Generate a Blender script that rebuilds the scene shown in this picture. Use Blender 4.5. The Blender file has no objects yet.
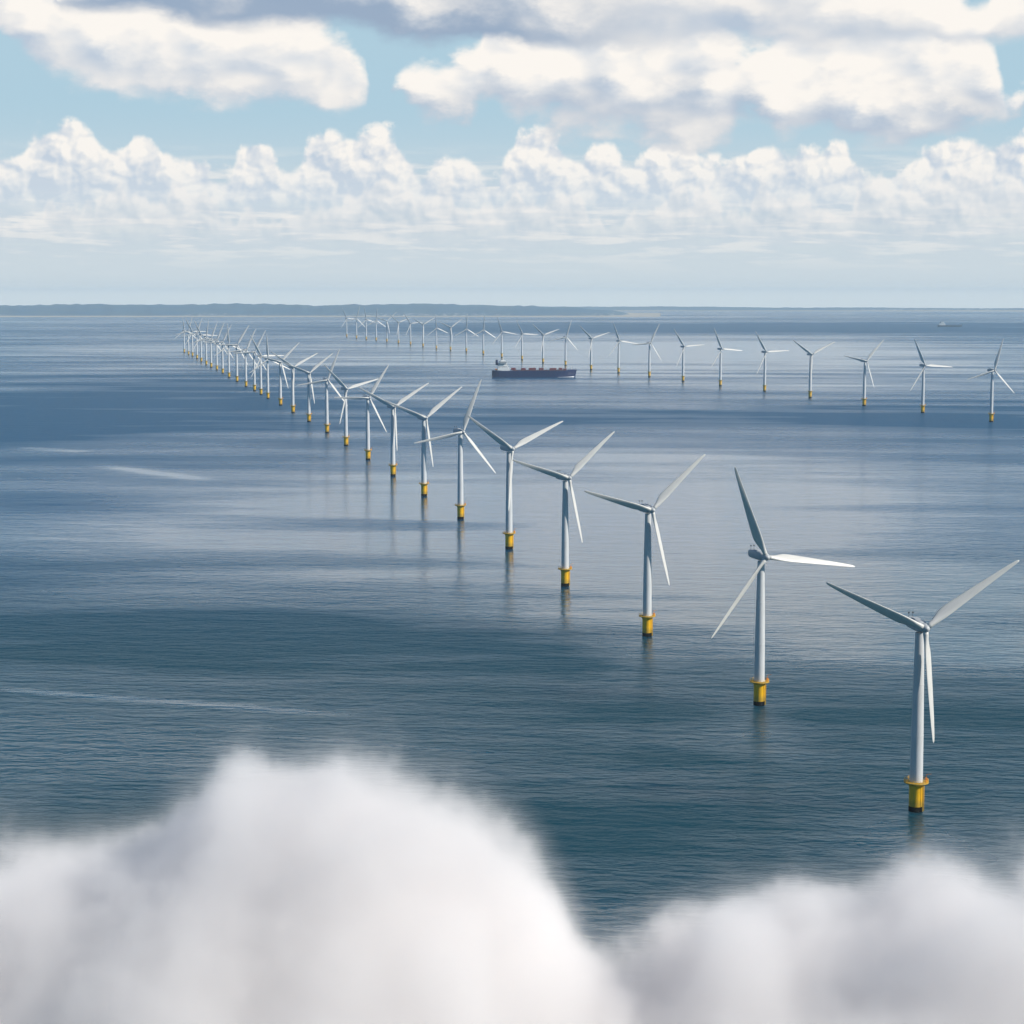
import bpy, bmesh, math, random
from mathutils import Vector, Matrix, noise as mnoise

random.seed(7)
R = math.radians
sc = bpy.context.scene
C = sc.collection

# ------------------------------------------------------------------ camera
FPX = 1950.0            # focal length in pixels of the 1024 px frame
EYE_ROW = 292.0         # picture row of the eye level (the visible horizon dips below it)
CAM_H = 220.0           # aircraft height over the sea
EARTH = 6.371e6
PITCH = math.atan((512.0 - EYE_ROW) / FPX)
cam_d = bpy.data.cameras.new('camera')
cam = bpy.data.objects.new('camera', cam_d)
C.objects.link(cam)
cam_d.sensor_width = 36.0
cam_d.lens = FPX / 1024.0 * 36.0
cam_d.clip_start = 1.0
cam_d.clip_end = 400000.0
cam.location = (0, 0, CAM_H)
cam.rotation_euler = (R(90) - PITCH, 0, 0)
sc.camera = cam

# ------------------------------------------------------------------ exposure and sampling
sc.view_settings.view_transform = 'Standard'
sc.view_settings.look = 'None'
sc.view_settings.exposure = 0.12
sc.view_settings.gamma = 1.0
sc.view_settings.use_curve_mapping = False
cy = sc.cycles
cy.use_denoising = True
cy.use_adaptive_sampling = True
cy.adaptive_threshold = 0.02
cy.max_bounces = 12
cy.diffuse_bounces = 2
cy.glossy_bounces = 2
cy.transmission_bounces = 2
cy.volume_bounces = 8
cy.transparent_max_bounces = 8
cy.caustics_reflective = False
cy.caustics_refractive = False

# ------------------------------------------------------------------ node arithmetic
class E:
    """A socket with operators: every operation adds one Math node."""
    def __init__(s, tree, sock):
        s.t, s.s = tree, sock
    def _op(s, op, *args, clamp=False):
        n = s.t.nodes.new('ShaderNodeMath')
        n.operation = op
        n.use_clamp = clamp
        for i, a in enumerate((s,) + args):
            if isinstance(a, E):
                s.t.links.new(a.s, n.inputs[i])
            else:
                n.inputs[i].default_value = float(a)
        return E(s.t, n.outputs[0])
    def __add__(s, o): return s._op('ADD', o)
    __radd__ = __add__
    def __sub__(s, o): return s._op('SUBTRACT', o)
    def __rsub__(s, o): return (s * -1.0) + o
    def __mul__(s, o): return s._op('MULTIPLY', o)
    __rmul__ = __mul__
    def __truediv__(s, o): return s._op('DIVIDE', o)
    def min(s, o): return s._op('MINIMUM', o)
    def max(s, o): return s._op('MAXIMUM', o)
    def exp(s): return s._op('EXPONENT')
    def pow(s, o): return s._op('POWER', o)
    def clamp(s): return s._op('ADD', 0.0, clamp=True)

def value(t, v):
    n = t.nodes.new('ShaderNodeValue'); n.outputs[0].default_value = v
    return E(t, n.outputs[0])

def step(e, lo, hi):
    n = e.t.nodes.new('ShaderNodeMapRange')
    n.interpolation_type = 'SMOOTHSTEP'
    e.t.links.new(e.s, n.inputs['Value'])
    n.inputs['From Min'].default_value = lo
    n.inputs['From Max'].default_value = hi
    return E(e.t, n.outputs['Result'])

def vec(t, x, y, z=0.0):
    n = t.nodes.new('ShaderNodeCombineXYZ')
    for i, a in enumerate((x, y, z)):
        if isinstance(a, E): t.links.new(a.s, n.inputs[i])
        else: n.inputs[i].default_value = a
    return n.outputs[0]

def fbm(t, v, scale=1.0, detail=4.0, rough=0.5, dims='2D', distort=0.0):
    n = t.nodes.new('ShaderNodeTexNoise')
    n.noise_dimensions = dims
    n.inputs['Scale'].default_value = scale
    n.inputs['Detail'].default_value = detail
    n.inputs['Roughness'].default_value = rough
    n.inputs['Distortion'].default_value = distort
    t.links.new(v, n.inputs['Vector'])
    return E(t, n.outputs[0])

def cells(t, v, scale=1.0, detail=1.0):
    n = t.nodes.new('ShaderNodeTexVoronoi')
    n.voronoi_dimensions = '2D'
    n.feature = 'F1'
    n.normalize = True
    n.inputs['Scale'].default_value = scale
    n.inputs['Detail'].default_value = detail
    n.inputs['Roughness'].default_value = 0.5
    t.links.new(v, n.inputs['Vector'])
    return E(t, n.outputs['Distance'])

def curve(e, pts, x0, x1, y0, y1):
    """A function of e given by points; input range x0..x1, output range y0..y1."""
    t = e.t
    n = t.nodes.new('ShaderNodeFloatCurve')
    c = n.mapping.curves[0]
    P = [((x - x0) / (x1 - x0), (y - y0) / (y1 - y0)) for x, y in pts]
    c.points[0].location = P[0]
    c.points[1].location = P[-1]
    for p in P[1:-1]:
        c.points.new(*p)
    for p in c.points: p.handle_type = 'AUTO_CLAMPED'
    n.mapping.extend = 'HORIZONTAL'
    n.mapping.update()
    src = ((e - x0) * (1.0 / (x1 - x0))).clamp()
    t.links.new(src.s, n.inputs['Value'])
    return E(t, n.outputs[0]) * (y1 - y0) + y0

def mix(t, fac, a, b):
    n = t.nodes.new('ShaderNodeMix')
    n.data_type = 'RGBA'
    n.clamp_factor = True
    if isinstance(fac, E): t.links.new(fac.s, n.inputs[0])
    else: n.inputs[0].default_value = fac
    for sock, val in ((n.inputs[6], a), (n.inputs[7], b)):
        if isinstance(val, (tuple, list)): sock.default_value = (*val[:3], 1.0)
        else: t.links.new(val, sock)
    return n.outputs[2]

# ------------------------------------------------------------------ sun and sky
SUN_EL, SUN_AZ = R(35), R(110)      # azimuth clockwise from the view direction: sun on the right
sdir = Vector((math.sin(SUN_AZ) * math.cos(SUN_EL), math.cos(SUN_AZ) * math.cos(SUN_EL), math.sin(SUN_EL)))
sun_d = bpy.data.lights.new('sun', 'SUN')
sun_d.energy = 4.8
sun_d.angle = R(0.53)
sun_d.color = (1.0, 0.94, 0.84)
sun = bpy.data.objects.new('sun', sun_d)
C.objects.link(sun)
sun.rotation_euler = sdir.to_track_quat('Z', 'Y').to_euler()
sun.location = (600, 200, 900)

world = bpy.data.worlds.new('World')
sc.world = world
world.use_nodes = True
world.cycles.sampling_method = 'MANUAL'
world.cycles.sample_map_resolution = 512
wt = world.node_tree
wt.nodes.clear()
w_out = wt.nodes.new('ShaderNodeOutputWorld')
w_bg = wt.nodes.new('ShaderNodeBackground')
w_bg.inputs['Strength'].default_value = 0.1
wt.links.new(w_bg.outputs[0], w_out.inputs['Surface'])
sky = wt.nodes.new('ShaderNodeTexSky')
sky.sky_type = 'NISHITA'
sky.sun_disc = False
sky.sun_elevation = SUN_EL
sky.sun_rotation = SUN_AZ
sky.altitude = 200
sky.air_density = 1.0
sky.dust_density = 0.6
sky.ozone_density = 1.5
tc = wt.nodes.new('ShaderNodeTexCoord')
sp = wt.nodes.new('ShaderNodeSeparateXYZ')
wt.links.new(tc.outputs['Generated'], sp.inputs[0])
dx, dy, dz = (E(wt, sp.outputs[i]) for i in range(3))
# compass bearing and height over eye level, in 1/1950 rad
U = dx._op('ARCTAN2', dy) * FPX + 512.0
V = dz._op('ARCSINE') * FPX

def k(c, s=10.0): return (c[0] * s, c[1] * s, c[2] * s)
CLEAR_LOW, CLEAR_MID = k((0.57, 0.645, 0.69)), k((0.395, 0.565, 0.67))
LIT, SHADE, DARK = k((0.90, 0.86, 0.81)), k((0.51, 0.585, 0.68)), k((0.28, 0.37, 0.50))
HORIZON = k((0.78, 0.82, 0.80))

clear = mix(wt, step(V, 60.0, 190.0), CLEAR_LOW, CLEAR_MID)
clear = mix(wt, step(V, 10.0, -5.0), clear, HORIZON)
deep = wt.nodes.new('ShaderNodeMix')
deep.data_type = 'RGBA'; deep.blend_type = 'MULTIPLY'; deep.inputs[0].default_value = 1.0
wt.links.new(sky.outputs[0], deep.inputs[6])
deep.inputs[7].default_value = (0.36, 0.62, 0.76, 1)
front = step(dy, -0.1, 0.75)
skyc = mix(wt, step(V, 230.0, 520.0).max((1.0 - front) * step(V, 0.0, 60.0)), clear, deep.outputs[2])
#      # the cloud decks lie ahead; behind the camera the sky is clear

SUNX, SUNY = 0.75, 0.66           # direction of the light across the clouds

# -- low layers of far cloud just over the horizon haze
n0 = fbm(wt, vec(wt, U * (1 / 85.0), V * (1 / 9.5) + U * 0.002), 1.0, 5.0, 0.58)
a0 = step(n0, 0.30, 0.64) * step(V, 10.0, 70.0) * step(V * -1.0, -150.0, -95.0)
skyc = mix(wt, a0 * 0.80, skyc, mix(wt, step(n0, 0.66, 0.40), k((0.80, 0.79, 0.77)), k((0.44, 0.54, 0.65))))

# -- row of cumulus towers
TOPS = [(-700, 150), (-500, 120), (-300, 165), (-150, 140), (0, 138), (32, 128), (48, 150), (72, 160), (98, 150), (115, 140), (130, 132), (146, 156), (163, 146),
        (175, 130), (200, 134), (222, 112), (240, 120), (258, 146), (276, 132), (292, 114), (306, 138), (322, 146), (345, 156), (385, 155), (404, 146),
        (424, 118), (446, 128), (470, 122), (492, 112), (508, 130), (530, 158), (556, 152), (580, 134), (604, 138), (632, 122), (652, 140), (684, 138),
        (708, 124), (738, 128), (770, 142), (802, 136), (828, 138), (852, 114), (874, 110), (900, 124), (940, 146), (1004, 148), (1024, 138),
        (1150, 155), (1300, 120), (1500, 160), (1700, 130)]
top = curve(U, TOPS, -700, 1700, 90, 190)
wob0 = fbm(wt, vec(wt, U * (1 / 40.0), V * (1 / 40.0)), 1.0, 6.0, 0.6)
def puffs(u, v):
    c1 = cells(wt, vec(wt, u * (1 / 34.0) + wob0 * 0.55, v * (1 / 27.0) + wob0 * 0.5), 1.0, 0.0)
    c2 = cells(wt, vec(wt, u * (1 / 13.0) + wob0 * 0.8 + 5.0, v * (1 / 11.5) + wob0 * 0.8), 1.0, 1.0)
    return (0.40 - c1) * 30.0 + (0.38 - c2) * 11.0, (0.42 - c1) * 30.0
tc1, tcl = puffs(U, V)
tc2, _ = puffs(U + 6.0 * SUNX, V + 6.0 * SUNY)
body = (top - V) + tcl + (wob0 - 0.5) * 44.0
a1 = step(body.min((top - V) * 1.6 + 20.0), -3.0, 9.0) * step(V, 66.0, 98.0)
relief = (tc1 - tc2) * 0.085 + (wob0 - 0.5) * 1.2
low = (top - V) * (1 / 70.0)
sh1 = (low * 0.70 + 0.24 - relief - tc1 * 0.020).clamp()
veil = step(V, 140.0, 70.0) * 0.55                                # the row sinks into the haze
col1 = mix(wt, veil, mix(wt, sh1, LIT, SHADE), k((0.60, 0.68, 0.74)))
skyc = mix(wt, a1 * 0.95 * front, skyc, col1)

# -- a farther, lower row half sunk in the haze
rise = fbm(wt, vec(wt, U * (1 / 58.0), V * (1 / 300.0) + 3.0), 1.0, 3.0, 0.6)
body2 = (rise - 0.5) * 130.0 + 86.0 - V + tcl * 0.55 + (wob0 - 0.5) * 30.0
a2 = step(body2, -3.0, 10.0) * step(V, 38.0, 74.0)
sh2 = (0.55 - (tc1 - tc2) * 0.06 - (wob0 - 0.5) * 1.0 - step(body2, 34.0, 0.0) * 0.42).clamp()
skyc = mix(wt, a2 * 0.60 * front, skyc, mix(wt, sh2, k((0.82, 0.80, 0.78)), k((0.50, 0.575, 0.65))))

# -- wide flat-based banks: (upper edge, lower edge) over the bearing
def bank(base, tops, bots, lo, hi, su, sv, amp, seed, soft, darkness, lift=0.0, fade=None):
    tp = curve(U, tops, -700, 1700, lo, hi)
    bt = curve(U, bots, -700, 1700, lo, hi)
    nz = fbm(wt, vec(wt, U * (1.0 / su) + seed, V * (1.0 / sv)), 1.0, 7.0, 0.63) - 0.5
    def lump(u, v):
        b = fbm(wt, vec(wt, u * (1.2 / su) + seed * 2.0 + nz * 0.4, v * (1.2 / sv) + nz * 0.4), 1.0, 2.5, 0.42) - 0.5
        return b
    l1 = lump(U, V)
    l2 = lump(U + 16.0 * SUNX, V + 16.0 * SUNY)
    n1 = nz * 0.95 + l1 * 0.8
    inside = (tp - V + n1 * amp).min((V - bt) * 1.2 + n1 * amp * 0.8)
    al = step(inside, -soft * 0.35, soft * 0.6)
    rel = (V - bt) / ((tp - bt).max(8.0))                      # 0 at the base, 1 at the top
    shd = (0.70 - lift - rel * 0.80 - (l1 - l2) * 2.2 - nz * 1.1 - l1 * 0.5).clamp()
    drk = step(rel * -1.0 - n1 * 0.7, -0.46, -0.05) * darkness
    if fade: drk = drk * (step(U * -1.0, -fade[1], -fade[0]) * 0.7 + 0.3)
    return mix(wt, al * front, base, mix(wt, drk, mix(wt, shd, LIT, SHADE), DARK))

skyc = bank(skyc,
    [(-700, 200), (-200, 230), (-100, 150), (366, 150), (398, 208), (425, 238), (440, 240), (472, 236), (490, 290), (560, 300), (640, 295), (700, 285), (752, 250), (790, 285), (850, 290), (920, 280), (980, 226), (1000, 190), (1100, 200), (1300, 220), (1700, 200)],
    [(-700, 190), (-200, 200), (-100, 200), (366, 205), (398, 196), (418, 176), (445, 164), (472, 168), (486, 184), (520, 168), (600, 154), (680, 150), (728, 160), (748, 176), (770, 158), (810, 150), (860, 144), (920, 146), (985, 156), (1024, 186), (1100, 190), (1300, 180), (1700, 190)],
    130, 310, 90.0, 50.0, 84.0, 3.7, 26.0, 0.40, 0.17)
skyc = bank(skyc,
    [(-700, 280), (-300, 300), (0, 330), (60, 330), (100, 300), (150, 290), (260, 284), (330, 262), (368, 222), (385, 175), (470, 170), (700, 170), (1000, 170), (1700, 170)],
    [(-700, 220), (-300, 230), (0, 254), (30, 234), (70, 206), (120, 194), (200, 186), (280, 180), (345, 180), (372, 195), (395, 230), (470, 235), (700, 235), (1000, 235), (1700, 235)],
    170, 340, 95.0, 55.0, 72.0, 11.2, 26.0, 0.22, 0.14)
skyc = bank(skyc,
    [(-700, 390), (-300, 400), (50, 250), (80, 300), (110, 350), (180, 400), (400, 440), (700, 440), (860, 380), (905, 300), (935, 280), (955, 262), (975, 290), (1010, 330), (1100, 400), (1400, 420), (1700, 390)],
    [(-700, 300), (-300, 290), (50, 290), (80, 268), (180, 258), (300, 252), (400, 246), (500, 240), (600, 236), (700, 238), (860, 236), (935, 236), (980, 238), (1024, 234), (1100, 250), (1400, 290), (1700, 290)],
    220, 460, 130.0, 70.0, 52.0, 23.4, 22.0, 0.95, 0.26, (480, 680))
# -- broken cloud higher up, out of the picture
nh = fbm(wt, vec(wt, dx * 3.0, dy * 3.0, dz * 5.0), 1.0, 4.0, 0.55, '3D')
ah = step(nh, 0.57, 0.70) * step(V, 380.0, 700.0) * front
skyc = mix(wt, ah * 0.3, skyc, k((0.50, 0.53, 0.58)))
skyc = mix(wt, step(V, -45.0, -75.0), skyc, k((0.05, 0.09, 0.13)))   # never seen: the sea covers it
wt.links.new(skyc, w_bg.inputs['Color'])

# ------------------------------------------------------------------ object helpers
def at(px, py, z=0.0):
    """The point of the (curved) sea, plus z, seen at a picture position."""
    f = Vector((0, math.cos(PITCH), -math.sin(PITCH)))
    u = Vector((0, math.sin(PITCH), math.cos(PITCH)))
    d = f + Vector((1, 0, 0)) * ((px - 512) / FPX) + u * ((512 - py) / FPX)
    a = (d.x ** 2 + d.y ** 2) / (2 * EARTH)
    b = d.z
    c = CAM_H - z
    disc = b * b - 4 * a * c
    s = (-b - math.sqrt(max(disc, 0.0))) / (2 * a)
    return Vector((0, 0, CAM_H)) + d * s

def row_of(p):
    q = p - Vector((0, 0, CAM_H))
    f = q.y * math.cos(PITCH) - q.z * math.sin(PITCH)
    u = q.y * math.sin(PITCH) + q.z * math.cos(PITCH)
    return 512 - FPX * u / f

def sea_z(x, y): return -(x * x + y * y) / (2 * EARTH)

def mesh_obj(name, verts, faces, mat, parent=None, smooth=True):
    me = bpy.data.meshes.new(name)
    me.from_pydata(verts, [], faces)
    me.materials.append(mat)
    if smooth:
        me.polygons.foreach_set('use_smooth', [True] * len(me.polygons))
    me.update()
    o = bpy.data.objects.new(name, me)
    C.objects.link(o)
    if parent: o.parent = parent
    return o

class MB:
    """Collects shapes into one mesh."""
    def __init__(s): s.v, s.f, s.sm = [], [], []
    def add(s, verts, faces, smooth=False):
        b = len(s.v)
        s.v += [tuple(v) for v in verts]
        s.f += [[i + b for i in f] for f in faces]
        s.sm += [smooth] * len(faces)
    def box(s, x0, x1, y0, y1, z0, z1):
        vs = [(x, y, z) for z in (z0, z1) for x, y in ((x0, y0), (x1, y0), (x1, y1), (x0, y1))]
        s.add(vs, [(3, 2, 1, 0), (4, 5, 6, 7), (0, 1, 5, 4), (1, 2, 6, 5), (2, 3, 7, 6), (3, 0, 4, 7)])
    def lathe(s, prof, n=32, cx=0.0, cy=0.0, cap=True):
        vs, fs = [], []
        for r, z in prof:
            vs += [(cx + r * math.cos(2 * math.pi * i / n), cy + r * math.sin(2 * math.pi * i / n), z) for i in range(n)]
        for j in range(len(prof) - 1):
            for i in range(n):
                a, b = j * n + i, j * n + (i + 1) % n
                fs.append((a, b, b + n, a + n))
        s.add(vs, fs, True)
        if cap:
            m = len(prof) - 1
            s.add([vs[i] for i in range(n)], [tuple(range(n - 1, -1, -1))])
            s.add([vs[m * n + i] for i in range(n)], [tuple(range(n))])
    def rod(s, p, q, r, n=6):
        p, q = Vector(p), Vector(q)
        d = (q - p).normalized()
        a = d.orthogonal().normalized()
        b = d.cross(a)
        vs = []
        for c in (p, q):
            vs += [c + (a * math.cos(2 * math.pi * i / n) + b * math.sin(2 * math.pi * i / n)) * r for i in range(n)]
        s.add(vs, [(i, (i + 1) % n, n + (i + 1) % n, n + i) for i in range(n)] + [tuple(range(n - 1, -1, -1)), tuple(range(n, 2 * n))])
    def build(s, name, mat, parent=None):
        me = bpy.data.meshes.new(name)
        me.from_pydata(s.v, [], s.f)
        me.materials.append(mat)
        me.polygons.foreach_set('use_smooth', s.sm)
        me.update()
        o = bpy.data.objects.new(name, me)
        C.objects.link(o)
        if parent: o.parent = parent
        return o

def empty(name, loc):
    o = bpy.data.objects.new(name, None)
    C.objects.link(o)
    o.location = loc
    o.empty_display_size = 5
    return o

def tag(o, label=None, cat=None, group=None, kind=None):
    for key, v in (('label', label), ('category', cat), ('group', group), ('kind', kind)):
        if v: o[key] = v
    return o

def new_mat(name):
    m = bpy.data.materials.new(name)
    m.use_nodes = True
    t = m.node_tree
    return m, t, t.nodes['Principled BSDF']

def paint(name, col, rough=0.45, var=0.12, scale=0.35, grime=None, metallic=0.0):
    """Paint with soft blotches and rain streaks that run down the surface."""
    m, t, b = new_mat(name)
    c = t.nodes.new('ShaderNodeTexCoord')
    mp = t.nodes.new('ShaderNodeMapping')
    mp.inputs['Scale'].default_value = (1.0, 1.0, 0.12)
    t.links.new(c.outputs['Object'], mp.inputs[0])
    n = fbm(t, mp.outputs[0], scale * 3.0, 5.0, 0.6, '3D')
    dark = tuple(x * (1 - var * 2.2) for x in col)
    cc = mix(t, step(n, 0.35, 0.75), col, dark)
    if grime:
        s = t.nodes.new('ShaderNodeSeparateXYZ')
        t.links.new(c.outputs['Object'], s.inputs[0])
        z = E(t, s.outputs[2])
        g = step((z - n * 5.0) * -1.0, -grime[0] - 1.0, -grime[0] + 2.0)
        cc = mix(t, g * grime[2], cc, grime[1])
    t.links.new(cc, b.inputs['Base Color'])
    b.inputs['Roughness'].default_value = rough
    b.inputs['Metallic'].default_value = metallic
    return m

# ------------------------------------------------------------------ the sea
SEA_R = 34000.0
def sea_material():
    m, t, b = new_mat('sea water')
    geo = t.nodes.new('ShaderNodeNewGeometry')
    s = t.nodes.new('ShaderNodeSeparateXYZ')
    t.links.new(geo.outputs['Position'], s.inputs[0])
    X, Y = E(t, s.outputs[0]), E(t, s.outputs[1])
    # wind-ruffled and calm water: long streaks across the wind
    big = fbm(t, vec(t, X * (1 / 5200.0) + 3.1, Y * (1 / 1500.0) + 1.7), 1.0, 3.0, 0.6)
    mid = fbm(t, vec(t, X * (1 / 900.0), Y * (1 / 210.0) + X * 0.0004), 1.0, 4.0, 0.6)
    calm = (big - 0.5) * 1.2 + (mid - 0.5) * 1.7 + 0.42
    for px, py, rx, ry, w in SLICKS:
        p = at(px, py)
        near, far = at(px, py + ry), at(px, py - ry)
        dyw = (far.y - near.y) / 2
        c_y = (far.y + near.y) / 2
        dxw = p.y * rx / FPX
        ex = (X - p.x + (mid - 0.5) * dxw * 0.8) * (1 / dxw)
        ey = (Y - c_y + (mid - 0.5) * dyw * 0.8) * (1 / dyw)
        calm = calm + (ex * ex + ey * ey)._op('MULTIPLY', -1.0).exp() * w
    # thin lines of smooth water left by old wakes
    for (x0, y0), (x1, y1), wpx, w in LINES:
        p, q = at(x0, y0), at(x1, y1)
        wid = abs(at(x0, y0 - wpx).y - at(x0, y0 + wpx).y) / 2
        d = (q - p); L = math.hypot(d.x, d.y); dxn, dyn = d.x / L, d.y / L
        along = ((X - p.x) * dxn + (Y - p.y) * dyn) * (1 / L)
        across = ((Y - p.y) * dxn - (X - p.x) * dyn + (mid - 0.5) * wid * 1.5) * (1 / wid)
        ends = step(along, 0.0, 0.25) * step(along * -1.0, -1.0, -0.75)
        calm = calm + (across * across * -1.0).exp() * ends * w
    calm = calm.clamp()
    # waves
    w1 = fbm(t, vec(t, X * (1 / 15.0), Y * (1 / 5.6) + X * 0.010), 1.0, 3.0, 0.55, distort=0.3)
    w2 = fbm(t, vec(t, X * (1 / 62.0) - Y * 0.006, Y * (1 / 21.0) + X * 0.004), 1.0, 3.0, 0.55)
    w3 = fbm(t, vec(t, X * (1 / 4.5) + 7.0, Y * (1 / 2.1)), 1.0, 2.0, 0.5)
    hgt = w1 * 2.1 + w2 * 3.4 + w3 * 0.35
    bump = t.nodes.new('ShaderNodeBump')
    bump.inputs['Distance'].default_value = 1.0
    t.links.new(hgt.s, bump.inputs['Height'])
    t.links.new(((1.0 - calm) * 0.86 + 0.12).s, bump.inputs['Strength'])
    t.links.new(bump.outputs[0], b.inputs['Normal'])
    t.links.new(((1.0 - calm) * 0.22 + 0.13).s, b.inputs['Roughness'])
    near_tint = step(Y + (big - 0.5) * 900.0, 2000.0, 750.0)            # greener, less blue base colour in the near field
    t.links.new(mix(t, near_tint, (0.002, 0.072, 0.162), (0.009, 0.056, 0.083)), b.inputs['Base Color'])
    b.inputs['IOR'].default_value = 1.333
    t.links.new((calm * 2.8 + 0.05).s, b.inputs['Specular IOR Level'])   # wave faces hide one another where it is ruffled
    b.subsurface_method = 'BURLEY'              # light spreads through the water before it comes back
    b.inputs['Subsurface Weight'].default_value = 1.0
    b.inputs['Subsurface Radius'].default_value = (0.5, 0.8, 1.0)
    b.inputs['Subsurface Scale'].default_value = 260.0
    return m

SLICKS = [  # picture-measured patches: centre, half sizes, how calm (+) or ruffled (-)
    (560, 550, 440, 66, 1.0), (880, 600, 260, 54, 0.55), (960, 652, 240, 22, 0.5), (759, 735, 50, 32, 0.3), (916, 850, 60, 40, 0.35), (647, 662, 45, 24, 0.25), (800, 500, 300, 24, 0.4), (200, 612, 260, 12, -0.4), (640, 455, 300, 18, 0.30), (680, 356, 330, 16, 0.9),
    (300, 655, 500, 45, -0.55), (700, 770, 600, 70, -0.25), (100, 415, 250, 36, -0.75), (980, 420, 200, 22, -0.5),
    (60, 505, 120, 12, -0.45), (760, 328, 420, 5, -0.8), (380, 528, 170, 8, -0.6), (560, 420, 130, 10, -0.35),
    (60, 350, 160, 6, 0.3), (280, 400, 60, 8, -0.5), (200, 840, 400, 60, -0.25), (820, 555, 180, 8, -0.35), (740, 510, 220, 5, -0.3),
]
LINES = [((10, 447), (100, 452), 1.0, 0.5), ((90, 464), (225, 482), 1.3, 0.55), ((-40, 686), (380, 717), 2.0, 0.9), ((250, 735), (560, 758), 3.0, 0.3), ((1000, 720), (1060, 724), 0.8, -0.6)]
def build_sea():
    radii = [0.0]
    r = 40.0
    while r < SEA_R:
        radii.append(r); r *= 1.06
    radii.append(SEA_R)
    n = 192
    vs = [(0, 0, 0)]
    for r in radii[1:]:
        vs += [(r * math.cos(2 * math.pi * i / n), r * math.sin(2 * math.pi * i / n), -r * r / (2 * EARTH)) for i in range(n)]
    fs = [(0, 1 + i, 1 + (i + 1) % n) for i in range(n)]
    for j in range(len(radii) - 2):
        a = 1 + j * n
        for i in range(n):
            fs.append((a + i, a + n + i, a + n + (i + 1) % n, a + (i + 1) % n))
    o = mesh_obj('sea', vs, fs, sea_material())
    return tag(o, kind='structure')
build_sea()

# ------------------------------------------------------------------ the far coast
def coast_material(name, hazy_green, sand):
    m, t, b = new_mat(name)
    geo = t.nodes.new('ShaderNodeNewGeometry')
    c = t.nodes.new('ShaderNodeTexCoord')
    s = t.nodes.new('ShaderNodeSeparateXYZ')
    t.links.new(c.outputs['Object'], s.inputs[0])
    X, Z = E(t, s.outputs[0]), E(t, s.outputs[2])
    n = fbm(t, vec(t, X * (1 / 420.0), Z * (1 / 16.0)), 1.0, 4.0, 0.6)
    hazy_fields = mix(t, step(n, 0.42, 0.62), hazy_green, (0.075, 0.140, 0.190))  # both land tones are pushed to blue: distance haze put into the base colour
    town = fbm(t, vec(t, X * (1 / 60.0), Z * (1 / 5.0) + 9.0), 1.0, 2.0, 0.6)
    spread = fbm(t, vec(t, X * (1 / 2600.0), Z * 0.0 + 4.0), 1.0, 1.0, 0.5)
    tf = step(town, 0.57, 0.64) * step(Z * -1.0, -45.0, -15.0) * step(spread, 0.45, 0.6)
    cc = mix(t, tf, hazy_fields, (0.62, 0.60, 0.56))
    cc = mix(t, step(Z * -1.0, -13.0, -7.0), cc, sand)
    t.links.new(cc, b.inputs['Base Color'])
    b.inputs['Roughness'].default_value = 0.9
    return m

def build_coast(name, dist, px0, px1, height, seed, mat, depth=4500.0):
    """A strip of low land: a beach, then a rolling plateau."""
    nx, ny = 420, 14
    vs, fs = [], []
    for j in range(ny):
        d = dist + depth * (j / (ny - 1)) ** 1.6
        for i in range(nx):
            px = px0 + (px1 - px0) * i / (nx - 1)
            x = d * (px - 512) / FPX
            base = sea_z(x, d)
            h = height(px)
            rise = [-0.25, 0.04, 0.10, 0.22, 0.42, 0.6, 0.75, 0.86, 0.94, 1.0, 1.0, 0.98, 0.9, 0.7][j]
            nz = mnoise.fractal(Vector((x / 1800.0, d / 1500.0, seed)), 0.6, 2.0, 5)
            tree = mnoise.fractal(Vector((x / 160.0, d / 160.0, seed + 5)), 0.7, 2.0, 3)
            z = base + rise * h * (1 + 0.22 * nz) + (0.11 * h * tree if rise > 0.2 else 0)
            if rise < 0: z = base - 12.0
            yy = d + 260 * mnoise.noise(Vector((x / 2500.0, seed, 1.0)))
            vs.append((x, yy, z - base * 0))
    for j in range(ny - 1):
        for i in range(nx - 1):
            a = j * nx + i
            fs.append((a, a + 1, a + nx + 1, a + nx))
    zoff = sea_z(0, dist)
    vs = [(x, y, z - zoff) for x, y, z in vs]
    o = mesh_obj(name, vs, fs, mat)
    o.location = (0, 0, zoff)
    return tag(o, kind='structure')

def interp(pts):
    def f(x):
        if x <= pts[0][0]: return pts[0][1]
        for (a, b), (c, d) in zip(pts, pts[1:]):
            if x <= c:
                u = (x - a) / (c - a); u = u * u * (3 - 2 * u)
                return b + (d - b) * u
        return pts[-1][1]
    return f
land = coast_material('haze-tinted wooded coast', (0.055, 0.130, 0.205), (0.42, 0.38, 0.31))  # woodland colour with part of the blue haze fade painted in
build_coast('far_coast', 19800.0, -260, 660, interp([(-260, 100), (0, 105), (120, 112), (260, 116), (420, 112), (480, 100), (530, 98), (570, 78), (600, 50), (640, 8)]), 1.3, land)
build_coast('distant_coast', 30000.0, 480, 1300, interp([(480, 60), (620, 62), (800, 50), (940, 44), (1010, 40), (1300, 46)]), 8.1, land, 2400.0)

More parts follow.
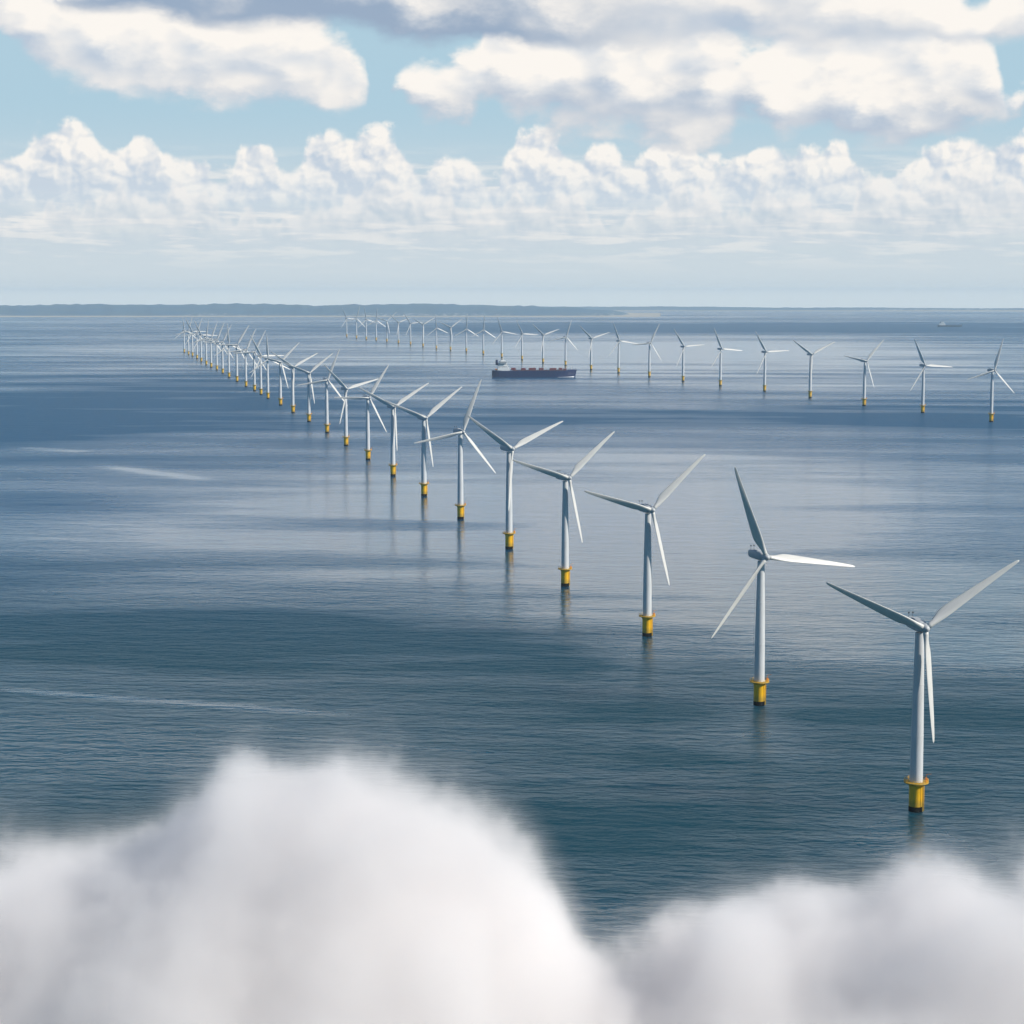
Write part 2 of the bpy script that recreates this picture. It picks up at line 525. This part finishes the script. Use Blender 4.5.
# ------------------------------------------------------------------ wind turbines
M_TOWER = paint('tower paint', (0.60, 0.61, 0.615), 0.42, 0.06)
M_BLADE = paint('blade gelcoat', (0.66, 0.645, 0.61), 0.40, 0.05)
M_NAC = paint('nacelle shell', (0.44, 0.46, 0.48), 0.45, 0.05)
M_YEL = paint('yellow marine paint', (0.92, 0.50, 0.006), 0.45, 0.07, 0.5, grime=(3.0, (0.30, 0.20, 0.03), 0.6))
M_DECK = paint('yellow grating', (0.50, 0.30, 0.03), 0.6, 0.15)
M_BLACK = paint('tidal growth', (0.004, 0.0045, 0.004), 0.8, 0.2)
M_BLACK.node_tree.nodes['Principled BSDF'].inputs['Specular IOR Level'].default_value = 0.1
M_ORANGE = paint('orange crane paint', (0.62, 0.20, 0.03), 0.5, 0.1)
M_GREY = paint('dark instrument metal', (0.10, 0.11, 0.12), 0.5, 0.1)

HUB_H, ROTOR_R, HUB_Y = 80.0, 50.5, -6.2

def blade_mesh(nseg, nsec):
    """Blade along +Z from the hub centre; leading edge on the clockwise side, twisted towards the root."""
    vs, fs = [], []
    prof = [(0.02, 2.4, 1.0), (0.055, 2.4, 0.98), (0.10, 3.0, 0.72), (0.15, 4.1, 0.46), (0.20, 4.9, 0.33), (0.26, 5.0, 0.27), (0.34, 4.6, 0.24),
            (0.45, 4.0, 0.21), (0.57, 3.35, 0.19), (0.69, 2.75, 0.18), (0.80, 2.2, 0.17), (0.89, 1.75, 0.16), (0.955, 1.35, 0.16), (0.985, 0.95, 0.16), (1.0, 0.4, 0.2)]
    if nseg < 15:
        prof = [prof[i] for i in (0, 2, 4, 6, 8, 10, 12, 14)]
    for t, ch, th in prof:
        r = t * ROTOR_R
        beta = R(50 - 24 * min(1, t * 1.25))
        cv = Vector((math.cos(beta), -math.sin(beta), 0))
        nv = Vector((-math.sin(beta), -math.cos(beta), 0))
        rd = min(1.0, max(0.0, (t - 0.05) / 0.13))             # round root blends into the aerofoil
        for i in range(nsec):
            a = 2 * math.pi * i / nsec
            u, v = math.cos(a), math.sin(a)
            uu = u * 0.5 * ch - rd * ch * 0.19                   # trailing edge bulges away from the straight leading edge
            vv = v * 0.5 * ch * th * (1 - rd * 0.45 * (1 - u) / 2)
            if rd > 0 and v > 0: vv *= (1 - 0.3 * rd)
            p = cv * uu + nv * vv
            vs.append((p.x, p.y - 1.6 * t * t, r))
    m = len(prof)
    for j in range(m - 1):
        for i in range(nsec):
            a, b = j * nsec + i, j * nsec + (i + 1) % nsec
            fs.append((a, b, b + nsec, a + nsec))
    fs.append(tuple(range(nsec - 1, -1, -1)))
    fs.append(tuple((m - 1) * nsec + i for i in range(nsec)))
    me = bpy.data.meshes.new('blade')
    me.from_pydata(vs, [], fs)
    me.materials.append(M_BLADE)
    me.polygons.foreach_set('use_smooth', [True] * (len(fs) - 2) + [False] * 2)
    me.update()
    return me

def hub_rings(cx, prof, n):
    """Lathe about the rotor axis (-Y)."""
    vs, fs = [], []
    for r, y in prof:
        vs += [(r * math.cos(2 * math.pi * i / n), y, HUB_H + r * math.sin(2 * math.pi * i / n)) for i in range(n)]
    for j in range(len(prof) - 1):
        for i in range(n):
            a, b = j * n + i, j * n + (i + 1) % n
            fs.append((a, b, b + n, a + n))
    fs.append(tuple(range(n)))
    fs.append(tuple((len(prof) - 1) * n + i for i in range(n - 1, -1, -1)))
    return vs, fs

def nacelle_mesh(n):
    """Rounded-box housing lofted from behind the hub to the tail."""
    secs = [(-3.6, 1.5, 1.5, 0.0), (-3.2, 1.95, 2.0, 0.0), (-1.0, 2.35, 2.4, 0.05), (3.0, 2.4, 2.45, 0.1), (8.5, 2.25, 2.3, 0.1), (11.2, 2.05, 2.05, 0.1), (12.4, 1.65, 1.55, 0.15), (12.9, 0.9, 0.8, 0.2)]
    vs, fs = [], []
    for y, hw, hh, dz in secs:
        for i in range(n):
            a = 2 * math.pi * i / n
            ca, sa = math.cos(a), math.sin(a)
            e = 0.55
            vs.append((hw * math.copysign(abs(ca) ** e, ca), y, HUB_H + dz + hh * math.copysign(abs(sa) ** e, sa)))
    for j in range(len(secs) - 1):
        for i in range(n):
            a, b = j * n + i, j * n + (i + 1) % n
            fs.append((b, a, a + n, b + n))
    fs.append(tuple(range(n)))
    fs.append(tuple((len(secs) - 1) * n + i for i in range(n - 1, -1, -1)))
    return vs, fs

def make_turbine(detail):
    n = (40, 20, 10)[detail]
    root = empty('wind_turbine', (0, 0, 0))
    parts = {}
    fm = MB()                                                   # yellow transition piece
    fm.lathe([(2.95, 2.3), (2.95, 10.6), (3.3, 11.6), (4.6, 12.4)], n, cap=False)
    if detail < 2:                                              # boat landing: two bumper tubes and a ladder on the sea side
        for sx in (-0.9, 0.9):
            fm.rod((2.2 + sx * 0.4, -2.9 + sx * 0.35, 0.5), (2.2 + sx * 0.4, -2.9 + sx * 0.35, 11.6), 0.16)
    parts['foundation'] = fm.build('foundation', M_YEL, root)
    wl = MB()
    wl.lathe([(3.0, -3.0), (3.0, 2.3), (2.9, 2.34)], n, cap=False)
    parts['waterline_band'] = wl.build('waterline_band', M_BLACK, parts['foundation'])
    pl = MB()
    pl.lathe([(2.7, 12.25), (5.2, 12.45), (5.25, 12.5), (5.25, 12.85), (5.15, 12.9), (2.7, 12.9)], n, cap=False)
    plat = pl.build('platform', M_DECK, root)
    if detail < 2:
        rl = MB()
        m = (20, 12)[detail]
        ring = [(5.1 * math.cos(2 * math.pi * i / m), 5.1 * math.sin(2 * math.pi * i / m)) for i in range(m)]
        for i in range(m):
            (x0, y0), (x1, y1) = ring[i], ring[(i + 1) % m]
            rl.rod((x0, y0, 12.9), (x0, y0, 14.2), 0.07, 5)
            for z in (13.5, 14.15):
                rl.rod((x0, y0, z), (x1, y1, z), 0.06, 5)
        rl.build('railing', M_YEL, plat)
        cr = MB()
        cr.box(3.4, 4.3, -2.2, -1.3, 12.9, 14.6)
        cr.rod((3.85, -1.75, 14.6), (3.85, -1.75, 16.2), 0.13)
        cr.rod((3.85, -1.75, 16.2), (5.6, -2.9, 16.6), 0.11)
        cr.build('davit_crane', M_ORANGE, plat)
    tw = MB()
    tw.lathe([(2.75, 12.9), (2.72, 20.0), (2.60, 35.0), (2.35, 52.0), (2.02, 68.0), (1.85, 77.2)], n, cap=False)
    if detail == 0:
        for z, rr in ((13.2, 2.86), (33.0, 2.68), (55.0, 2.36)):  # bolted flanges between the tower cans
            tw.lathe([(rr - 0.1, z - 0.16), (rr, z - 0.12), (rr, z + 0.12), (rr - 0.1, z + 0.16)], n, cap=False)
    tw.build('tower', M_TOWER, root)
    v, f = nacelle_mesh((28, 20, 12)[detail])
    nac = mesh_obj('nacelle', v, f, M_NAC, root)
    if detail < 2:
        for sx in (-0.9, 0.9):
            an = MB()
            an.rod((sx, 10.4, 82.0), (sx, 10.4, 84.2), 0.1)
            an.box(sx - 0.32, sx + 0.32, 10.1, 10.7, 83.8, 84.5)
            an.build('wind_sensor', M_GREY, nac)
        ht = MB()
        ht.box(-1.3, 1.3, 2.0, 6.4, 82.2, 82.75)
        ht.build('roof_hatch', M_NAC, nac)
    v, f = hub_rings(0, [(1.6, -3.7), (1.95, -4.2), (2.05, -5.2), (1.95, -6.2), (1.6, -7.2), (1.05, -7.9), (0.4, -8.3), (0.05, -8.35)], (24, 16, 10)[detail])
    mesh_obj('hub', v, f, M_NAC, root)
    bm_ = blade_mesh((15, 15, 8)[detail], (16, 12, 8)[detail])
    for i in range(3):
        b = bpy.data.objects.new('blade', bm_)
        C.objects.link(b)
        b.parent = root
        b.location = (0, HUB_Y, HUB_H)
        b.rotation_euler = (0, 2 * math.pi * i / 3, 0)
    return root

def copy_tree(o, parent=None):
    c = o.copy()
    C.objects.link(c)
    c.parent = parent
    for ch in list(o.children):
        copy_tree(ch, c)
    return c

NEAR_YAW = [10, 19, 22, 26, 27]                 # degrees the rotors turn to the right of the camera direction
NEAR_PHI = [175.2, -22.0, 166.6, 168.1, 185.0]     # rotor angle of the five nearest, clockwise from straight up
# base x, base y, hub x, hub y, one blade tip x, y (picture measurements turned into sea positions)
NEAR_ROW = [
    (915.5, 811, 919, 628, 1011, 560), (759, 705, 763, 557, 727, 463), (647, 636, 650, 510, 705, 451), (565, 586, 568, 478, 617, 433),
    (509, 549, 512, 449, 465, 424), (460.5, 519, 462, 432, 480, 379), (424, 496, 426, 418, 460, 389), (393, 476, 396, 407, 434, 381),
    (368, 460, 370, 398, 387, 369), (346, 446, 347, 389, 324, 364), (327, 433, 328, 380, 340, 349), (309, 422, 311, 373, 335, 353),
    (293, 413, 295, 367, 318, 354), (280.5, 405.5, 282, 362, 265, 357), (268, 399, 268.5, 359, 267, 335), (261, 395, 262, 356, 254, 371),
    (254.5, 391, 256, 352, 266, 332), (246, 387, 247.5, 350, 256, 331), (237, 382, 237, 345, 246, 330), (229, 377.8, 229, 344.5, 240, 350),
    (222.7, 373.7, 223, 342, 228.6, 331), (216.9, 370.3, 217, 340, 223.7, 324), (211.2, 367.6, 211.5, 338.5, 217, 323.5), (206.3, 365.2, 206.3, 337, 208.6, 320),
    (201.3, 362, 201.3, 335, 195, 322), (197, 359, 197, 333, 201.7, 319.5), (192.5, 356.4, 192.5, 331.5, 186, 319.5), (188.5, 355, 188.5, 331, 192, 318),
    (184.3, 352.8, 184.3, 330.5, 182.7, 317),
]
FAR_ROW = [
    (991, 422, 991.5, 370.5, 999, 338), (922.5, 413, 923.5, 365.5, 911.5, 338), (864, 406, 864.5, 361, 839, 354.5), (810, 398, 810, 354.5, 790, 339.5),
    (764.5, 391.5, 765, 352, 753, 330.5), (720.3, 386, 720, 349, 711.5, 328), (683, 381.5, 683, 346.7, 671.5, 328), (649.3, 377, 650, 343, 657, 327),
    (618.5, 373, 619, 341, 611.5, 320), (591, 370, 591.3, 338.5, 577, 324), (565.5, 365.5, 566, 337, 571, 321), (543, 363, 543, 335, 530, 322.5),
    (522, 360, 522.5, 334, 515, 318), (501.7, 357.5, 501.5, 331.7, 496.5, 317), (483.3, 354.5, 483.5, 330, 484.3, 315), (466.3, 352, 466, 329, 466.5, 314),
    (450.5, 350.5, 450.5, 327.5, 438.5, 321.5), (436.4, 349, 436.3, 328, 435, 315), (423, 347, 423, 324.7, 416, 320.5), (410.5, 345, 410.5, 323.5, 404, 314),
    (398.5, 343.7, 398.5, 322.5, 394.5, 319), (386.8, 342.2, 386.7, 321, 390, 318), (376.2, 340.8, 376, 320.5, 376.5, 313), (366.3, 340, 366, 319.5, 360, 325),
    (356.5, 338.7, 356.5, 318.5, 358, 313), (346.7, 337.2, 346.7, 318.5, 344, 312.5),
]
ORD = ['first', 'second', 'third', 'fourth', 'fifth', 'sixth', 'seventh', 'eighth', 'ninth', 'tenth', 'eleventh', 'twelfth', 'thirteenth', 'fourteenth',
       'fifteenth', 'sixteenth', 'seventeenth', 'eighteenth', 'nineteenth', 'twentieth', 'twenty-first', 'twenty-second', 'twenty-third', 'twenty-fourth',
       'twenty-fifth', 'twenty-sixth', 'twenty-seventh', 'twenty-eighth', 'twenty-ninth']
protos = [make_turbine(0), make_turbine(1), make_turbine(2)]
used = [False] * 3
rng = random.Random(3)
def blade_words(phi):
    """How the rotor stands, read as a clock with one blade at phi."""
    p = math.degrees(phi) % 120
    if p < 12 or p > 108: return 'one blade straight up'
    if 48 < p < 72: return 'one blade straight down'
    return 'one blade up and right' if p <= 48 else 'one blade up and left'

def place_turbine(row, label, group, yaw_deg, phi_deg=None):
    bx, by, hx, hy, tx, ty = row
    p = at(bx, by)
    lo, hi = 0.5, 3.0
    for _ in range(40):
        md = (lo + hi) / 2
        if row_of(p + Vector((0, HUB_Y * 0.8 * md, HUB_H * md))) > hy: lo = md
        else: hi = md
    s = lo
    d = 0 if by > 540 else (1 if by > 400 else 2)
    if used[d]: o = copy_tree(protos[d])
    else: o, used[d] = protos[d], True
    yaw = R(yaw_deg)
    az = math.atan2(p.x, p.y)
    cfs = math.cos(yaw + az)
    phi = math.atan2((tx - hx) / cfs, hy - ty) if phi_deg is None else R(phi_deg)
    o.location = p
    o.scale = (s, s, s)
    o.rotation_euler = (0, 0, yaw)
    i = 0
    for ch in o.children:
        if ch.name.split('.')[0] == 'blade':
            ch.rotation_euler = (0, phi + 2 * math.pi * i / 3, 0)
            if by > 700: ch.scale = (1, 1, 0.97 if by > 800 else 1.03)
            i += 1
    tag(o, label(blade_words(phi)), 'wind turbine', group)
    return s

def near_label(i):
    def f(w):
        if i == 0: return f'largest turbine, nearest the camera at the right edge, {w}'
        if i == len(NEAR_ROW) - 1: return f'farthest turbine at the left end of the diagonal row, {w}'
        return f'{ORD[i]} nearest turbine in the long diagonal row, {w}'
    return f
def far_label(i):
    def f(w):
        if i == 0: return f'rightmost turbine of the far row beyond the cargo ship, {w}'
        return f'{ORD[i]} turbine from the right in the far row, {w}'
    return f
for i, r_ in enumerate(NEAR_ROW):
    place_turbine(r_, near_label(i), 'wind turbines in the long diagonal row', NEAR_YAW[i] if i < 5 else 28 + rng.uniform(-3, 3), NEAR_PHI[i] if i < 5 else None)
for i, r_ in enumerate(FAR_ROW):
    place_turbine(r_, far_label(i), 'wind turbines in the far row', 20 + rng.uniform(-4, 4))

# ------------------------------------------------------------------ ships
M_HULL = paint('dark blue hull', (0.004, 0.015, 0.085), 0.4, 0.1, 0.05)
M_WHITE = paint('ship white', (0.78, 0.78, 0.76), 0.5, 0.05, 0.1)
M_GLASS = paint('bridge glass', (0.02, 0.03, 0.04), 0.1, 0.05)
M_RED = paint('container red', (0.20, 0.04, 0.045), 0.6, 0.15, 0.3)
M_HATCH = paint('hatch steel', (0.10, 0.045, 0.05), 0.7, 0.15, 0.1)
M_FUN = paint('funnel blue', (0.03, 0.05, 0.12), 0.5, 0.1)
M_FOAM = paint('sea foam', (0.75, 0.78, 0.80), 0.9, 0.05, 0.1)

def hull(L, B, D, fore, mat, root):
    """Hull along +X (bow): flared stem, round stern, raised forecastle; sits 3 m in the water."""
    ns, rings = 26, []
    for i in range(ns):
        t = i / (ns - 1)
        x = (t - 0.5) * L
        wd = 1.0
        if t > 0.80: wd = max(0.02, 1 - ((t - 0.80) / 0.20) ** 2.0)
        if t < 0.10: wd = 0.62 + 0.38 * math.sin(t / 0.10 * math.pi / 2)
        ww = wd * (0.96 if t < 0.8 else max(0.02, 0.96 - 0.55 * (t - 0.8) / 0.2))
        ztop = D + (fore if t > 0.90 else 0) + (1.0 if t < 0.12 else 0)
        over = 0.0
        if t > 0.9: over = (t - 0.9) / 0.1 * L * 0.022
        b = B / 2
        rings.append([(x, -ww * b, -3), (x + over * 0.25, -ww * b, 1.0), (x + over * 0.8, -wd * b, D * 0.85), (x + over, -wd * b, ztop),
                      (x + over, wd * b, ztop), (x + over * 0.8, wd * b, D * 0.85), (x + over * 0.25, ww * b, 1.0), (x, ww * b, -3)])
    vs = [p for r_ in rings for p in r_]
    fs = []
    for j in range(ns - 1):
        for i in range(7):
            a = j * 8 + i
            fs.append((a, a + 8, a + 9, a + 1))
    fs.append(tuple(range(8)))
    fs.append(tuple((ns - 1) * 8 + i for i in range(7, -1, -1)))
    return mesh_obj('hull', vs, fs, mat, root, smooth=False)

def place_on_sea(o, px, py):
    p = at(px, py)
    o.location = p
    return p

ship = empty('cargo_ship', (0, 0, 0))
p_ship = place_on_sea(ship, 533.5, 377)
SHIP_RZ = R(4)
ship.rotation_euler = (0, 0, SHIP_RZ)
Ls = 83 / FPX * p_ship.y
hull(Ls, 30, 17.0, 2.5, M_HULL, ship)
x0 = -Ls / 2
hs = MB()
hs.box(x0 + 14, x0 + 46, -14, 14, 17, 24)
hs.box(x0 + 16, x0 + 42, -13, 13, 24, 31)
hs.box(x0 + 17, x0 + 39, -12, 12, 31, 37)
hs.box(x0 + 20, x0 + 37, -17, 17, 37, 42)
hs.box(x0 + 23, x0 + 34, -9, 9, 42, 44)
dh = hs.build('deckhouse', M_WHITE, ship)
gl = MB()
gl.box(x0 + 19.8, x0 + 37.2, -17.2, 17.2, 39.0, 40.8)
for z in (26.4, 33.2):
    for i in range(6):
        gl.box(x0 + 18.0 + i * 3.4, x0 + 19.8 + i * 3.4, -13.2 if z < 30 else -12.2, -11.9, z, z + 1.8)
gl.build('window_band', M_GLASS, dh)
fu = MB()
fu.lathe([(3.6, 31), (3.4, 44), (3.0, 45.5)], 16, x0 + 12.8, 0)
fun = fu.build('funnel', M_FUN, ship)
ms = MB()
ms.rod((x0 + 29, 0, 44), (x0 + 29, 0, 54), 0.7)
ms.rod((x0 + 29, -4, 50), (x0 + 29, 4, 50), 0.4)
ms.build('mast', M_WHITE, ship)
fmst = MB()
fmst.rod((Ls / 2 - 9, 0, 19), (Ls / 2 - 9, 0, 29), 0.6)
fmst.build('foremast', M_WHITE, ship)
lb = MB()
lb.rod((x0 + 7, -12, 21.5), (x0 + 14, -12, 20), 1.6, 10)
lb.build('lifeboat', M_ORANGE, ship)
hc = MB()
for i in range(9):
    hc.box(x0 + 56 + i * 15.6, x0 + 69.6 + i * 15.6, -11, 11, 16.9, 18.4)
hc.build('hatch_cover', M_HATCH, ship)
bw = MB()
for sy in (-1, 1):
    vs = []
    for i in range(14):
        t = i / 13
        vs += [(Ls / 2 - 2 - t * 46, sy * (1.2 + 14.5 * min(1, t * 1.5)), 0.1 + 1.9 * (1 - t) ** 2), (Ls / 2 - 2 - t * 46, sy * (3.5 + 17.5 * min(1, t * 1.5) + 3 * t), 0.05)]
    bw.add(vs, [(2 * i, 2 * i + 1, 2 * i + 3, 2 * i + 2) for i in range(13)], True)
bw.build('bow_wave', M_FOAM, ship)
tag(ship, 'long dark blue cargo ship with white deckhouse aft, before the far turbine row', 'ship')
# container stacks on the deck: (start, length, height) along the ship, metres from the stern
STACKS = [(50.5, 11.5, 6.0, 'nearest the white deckhouse'), (76.5, 12, 5.2, 'second from the deckhouse'), (97, 18, 5.6, 'third from the deckhouse'),
          (124, 11, 5.4, 'amidships with open deck around'), (152, 17, 5.0, 'fifth from the deckhouse'), (176, 9, 5.4, 'sixth from the deckhouse'), (188.5, 7, 3.6, 'smallest and nearest the bow')]
rotm = Matrix.Rotation(SHIP_RZ, 4, 'Z')
for a, ln, hh, where in STACKS:
    cb = MB()
    nn = max(1, round(ln / 6.2))
    w = ln / nn
    for lev in range(2):
        for q in range(nn):
            for y in range(-3, 4):
                cb.box(q * w - ln / 2 + 0.12, (q + 1) * w - ln / 2 - 0.12, y * 2.6 - 1.2, y * 2.6 + 1.2, lev * hh / 2 + 0.02, (lev + 1) * hh / 2 - 0.06)
    st = cb.build('container_stack', M_RED)
    st.location = Vector(ship.location) + (rotm @ Vector((x0 + a + ln / 2, 0, 18.41)))
    st.rotation_euler = (0, 0, SHIP_RZ)
    tag(st, f'dark red container stack on the blue ship deck, {where}', 'containers', 'container stacks on the cargo ship')

ship2 = empty('coaster_ship', (0, 0, 0))
p2 = place_on_sea(ship2, 949.5, 326.8)
ship2.rotation_euler = (0, 0, R(-3))
L2 = 23.5 / FPX * p2.y
M_HULL2 = paint('grey blue hull', (0.05, 0.08, 0.12), 0.5, 0.08, 0.05)
hull(L2, 22, 11, 3.0, M_HULL2, ship2)
h2 = MB()
h2.box(-L2 / 2 + 10, -L2 / 2 + 52, -9, 9, 11, 20)
h2.box(-L2 / 2 + 16, -L2 / 2 + 46, -8, 8, 20, 27)
h2.box(-L2 / 2 + 22, -L2 / 2 + 40, -10, 10, 27, 33)
h2.build('deckhouse', M_WHITE, ship2)
m2 = MB()
m2.rod((-L2 / 2 + 33, 0, 33), (-L2 / 2 + 33, 0, 46), 1.1)
m2.lathe([(3.4, 20), (3.0, 37)], 12, -L2 / 2 + 19, 0)
m2.build('mast', M_GREY, ship2)
tag(ship2, 'tiny pale ship on the horizon at upper right, low hull and white deckhouse', 'ship')

# ------------------------------------------------------------------ low cloud below the aircraft
def smoothed(pts, sig=20.0):
    """The same outline with its knobs levelled out, for the front of the cloud."""
    f, out = interp(pts), []
    for i in range(12):
        x = pts[0][0] + (pts[-1][0] - pts[0][0]) * i / 11
        ws = [(math.exp(-0.5 * (d / sig) ** 2), min(max(x + d, pts[0][0]), pts[-1][0])) for d in range(-60, 61, 5)]
        out.append((x, sum(w * f(q) for w, q in ws) / sum(w for w, q in ws)))
    return out

def cloud_material(name, pts, dens, yc, half, seed):
    m = bpy.data.materials.new(name)
    m.use_nodes = True
    t = m.node_tree
    t.nodes.clear()
    out = t.nodes.new('ShaderNodeOutputMaterial')
    pv = t.nodes.new('ShaderNodeVolumePrincipled')
    pv.inputs['Color'].default_value = (1.0, 0.978, 0.972, 1)
    pv.inputs['Anisotropy'].default_value = -0.2
    pv.inputs['Density Attribute'].default_value = ''
    t.links.new(pv.outputs[0], out.inputs['Volume'])
    geo = t.nodes.new('ShaderNodeNewGeometry')
    s = t.nodes.new('ShaderNodeSeparateXYZ')
    t.links.new(geo.outputs['Position'], s.inputs[0])
    X, Y, Z = (E(t, s.outputs[i]) for i in range(3))
    n = t.nodes.new('ShaderNodeTexNoise')
    n.inputs['Scale'].default_value = 1 / 21.0
    n.inputs['Detail'].default_value = 6.0
    n.inputs['Roughness'].default_value = 0.66
    mp = t.nodes.new('ShaderNodeMapping')
    mp.inputs['Location'].default_value = (seed, seed * 2, 0)
    t.links.new(geo.outputs['Position'], mp.inputs[0])
    t.links.new(mp.outputs[0], n.inputs['Vector'])
    nf = E(t, n.outputs[0]) - 0.5
    n2 = t.nodes.new('ShaderNodeTexNoise')                      # broad billows
    n2.inputs['Scale'].default_value = 1 / 34.0
    n2.inputs['Detail'].default_value = 1.0
    t.links.new(mp.outputs[0], n2.inputs['Vector'])
    puff = E(t, n2.outputs[0]) - 0.5
    prof = curve(X, pts, pts[0][0], pts[-1][0], 90, 160)
    yy = (Y - yc) * (1.0 / half)
    ridge = (yy * yy * -9.0).exp()                              # the measured outline belongs to the crest only
    mean = curve(X, smoothed(pts), pts[0][0], pts[-1][0], 90, 160)
    h = (prof - mean) * ridge + mean
    slope = yy * yy * step(yy, -0.3, 0.3)._op('MULTIPLY_ADD', -40.0, 66.0)
    dd = h - slope - Z + nf * 34.0 + puff * 44.0 * (1.0 - ridge * 0.75)
    den = (step(dd, -2.0, 6.0) * dens + step(dd, -8.0, 0.0) * 0.007) * step(X, pts[0][0] - 6, pts[0][0] + 12) * step(X * -1.0, -pts[-1][0] - 6, -pts[-1][0] + 14) * step(Y - yc, -half, -half * 0.9) * step((Y - yc) * -1.0, -half, -half * 0.9)
    t.links.new(den.s, pv.inputs['Density'])
    m.cycles.volume_step_rate = 0.55
    return m

CLOUD_Y = 300.0
def outline(px_pts):
    """Picture outline of the cloud top turned into (x, height) at the cloud's distance."""
    out = []
    for px, py in px_pts:
        f = CLOUD_Y * math.cos(PITCH) + 0
        # ray through the pixel at distance CLOUD_Y along +Y
        d = Vector(((px - 512) / FPX, math.cos(PITCH) + math.sin(PITCH) * (512 - py) / FPX, -math.sin(PITCH) + math.cos(PITCH) * (512 - py) / FPX))
        s = CLOUD_Y / d.y
        out.append((d.x * s, CAM_H + d.z * s))
    return out

def build_cloud(px_pts, name, label, seed, dens):
    pts = outline(px_pts)
    half = 55.0
    mat = cloud_material(name, pts, dens, CLOUD_Y, half, seed)
    fx, fm = interp(pts), interp(smoothed(pts))
    nx, ny = 60, 14
    xa, xb = pts[0][0] - 8, pts[-1][0] + 8
    vs, fs = [], []
    zb = 84.0
    for j in range(ny):
        y = CLOUD_Y - half + 2 * half * j / (ny - 1)
        for i in range(nx):
            x = xa + (xb - xa) * i / (nx - 1)
            xs = x
            yy = (y - CLOUD_Y) / half
            mean = fm(xs)
            z = (max(fx(xs - 4), fx(xs), fx(xs + 4)) - mean) * math.exp(-9 * yy * yy) + mean - (66 if yy < 0 else 26) * yy * yy + 18.0
            vs.append((x, y, max(z, zb + 1)))
    N = nx * ny
    vs += [(x, y, zb) for x, y, z in vs]
    for j in range(ny - 1):
        for i in range(nx - 1):
            a = j * nx + i
            fs.append((a, a + 1, a + nx + 1, a + nx))
            fs.append((N + a, N + a + nx, N + a + nx + 1, N + a + 1))
    for i in range(nx - 1):
        a, b = i, (ny - 1) * nx + i
        fs.append((a, N + a, N + a + 1, a + 1))
        fs.append((b + 1, N + b + 1, N + b, b))
    for j in range(ny - 1):
        a, b = j * nx, j * nx + nx - 1
        fs.append((a + nx, N + a + nx, N + a, a))
        fs.append((b, N + b, N + b + nx, b + nx))
    o = mesh_obj('low_cloud', vs, fs, mat)
    o['label'] = label
    o['category'] = 'cloud'
    o['group'] = 'low clouds under the camera'
    return o

build_cloud([(-220, 880), (-120, 850), (0, 884), (50, 880), (100, 876), (135, 872), (160, 842), (190, 815), (212, 785), (240, 762), (280, 774), (320, 768), (350, 758), (380, 764), (415, 790),
             (460, 808), (500, 836), (530, 862), (555, 896), (578, 938), (600, 968), (640, 1005), (700, 1060), (760, 1080)], 'low cloud vapour left',
            'broad white cloud mound filling the lower left foreground', 0.0, 0.09)
build_cloud([(450, 1080), (520, 1060), (600, 1005), (650, 985), (680, 956), (720, 926), (760, 914), (790, 920), (820, 892), (850, 894), (885, 900), (920, 890), (955, 886), (985, 884), (1005, 900), (1040, 912), (1120, 890), (1240, 900)],
            'low cloud vapour right', 'lower white cloud mound in the bottom right corner, under the nearest turbine', 40.0, 0.09)

# ------------------------------------------------------------------ haze
def build_haze():
    m = bpy.data.materials.new('sea haze')
    m.use_nodes = True
    t = m.node_tree
    t.nodes.clear()
    out = t.nodes.new('ShaderNodeOutputMaterial')
    pv = t.nodes.new('ShaderNodeVolumePrincipled')
    pv.inputs['Color'].default_value = (0.72, 0.89, 1.0, 1)
    pv.inputs['Density'].default_value = 2.6e-5
    pv.inputs['Density Attribute'].default_value = ''
    t.links.new(pv.outputs[0], out.inputs['Volume'])
    m.cycles.homogeneous_volume = True
    b = MB()
    e = SEA_R + 200.0
    b.box(-e, e, -e, e, -SEA_R ** 2 / (2 * EARTH) - 16.0, CAM_H + 60.0)
    o = b.build('haze', m)
    o['kind'] = 'stuff'
    o.display_type = 'WIRE'
    return o
build_haze()
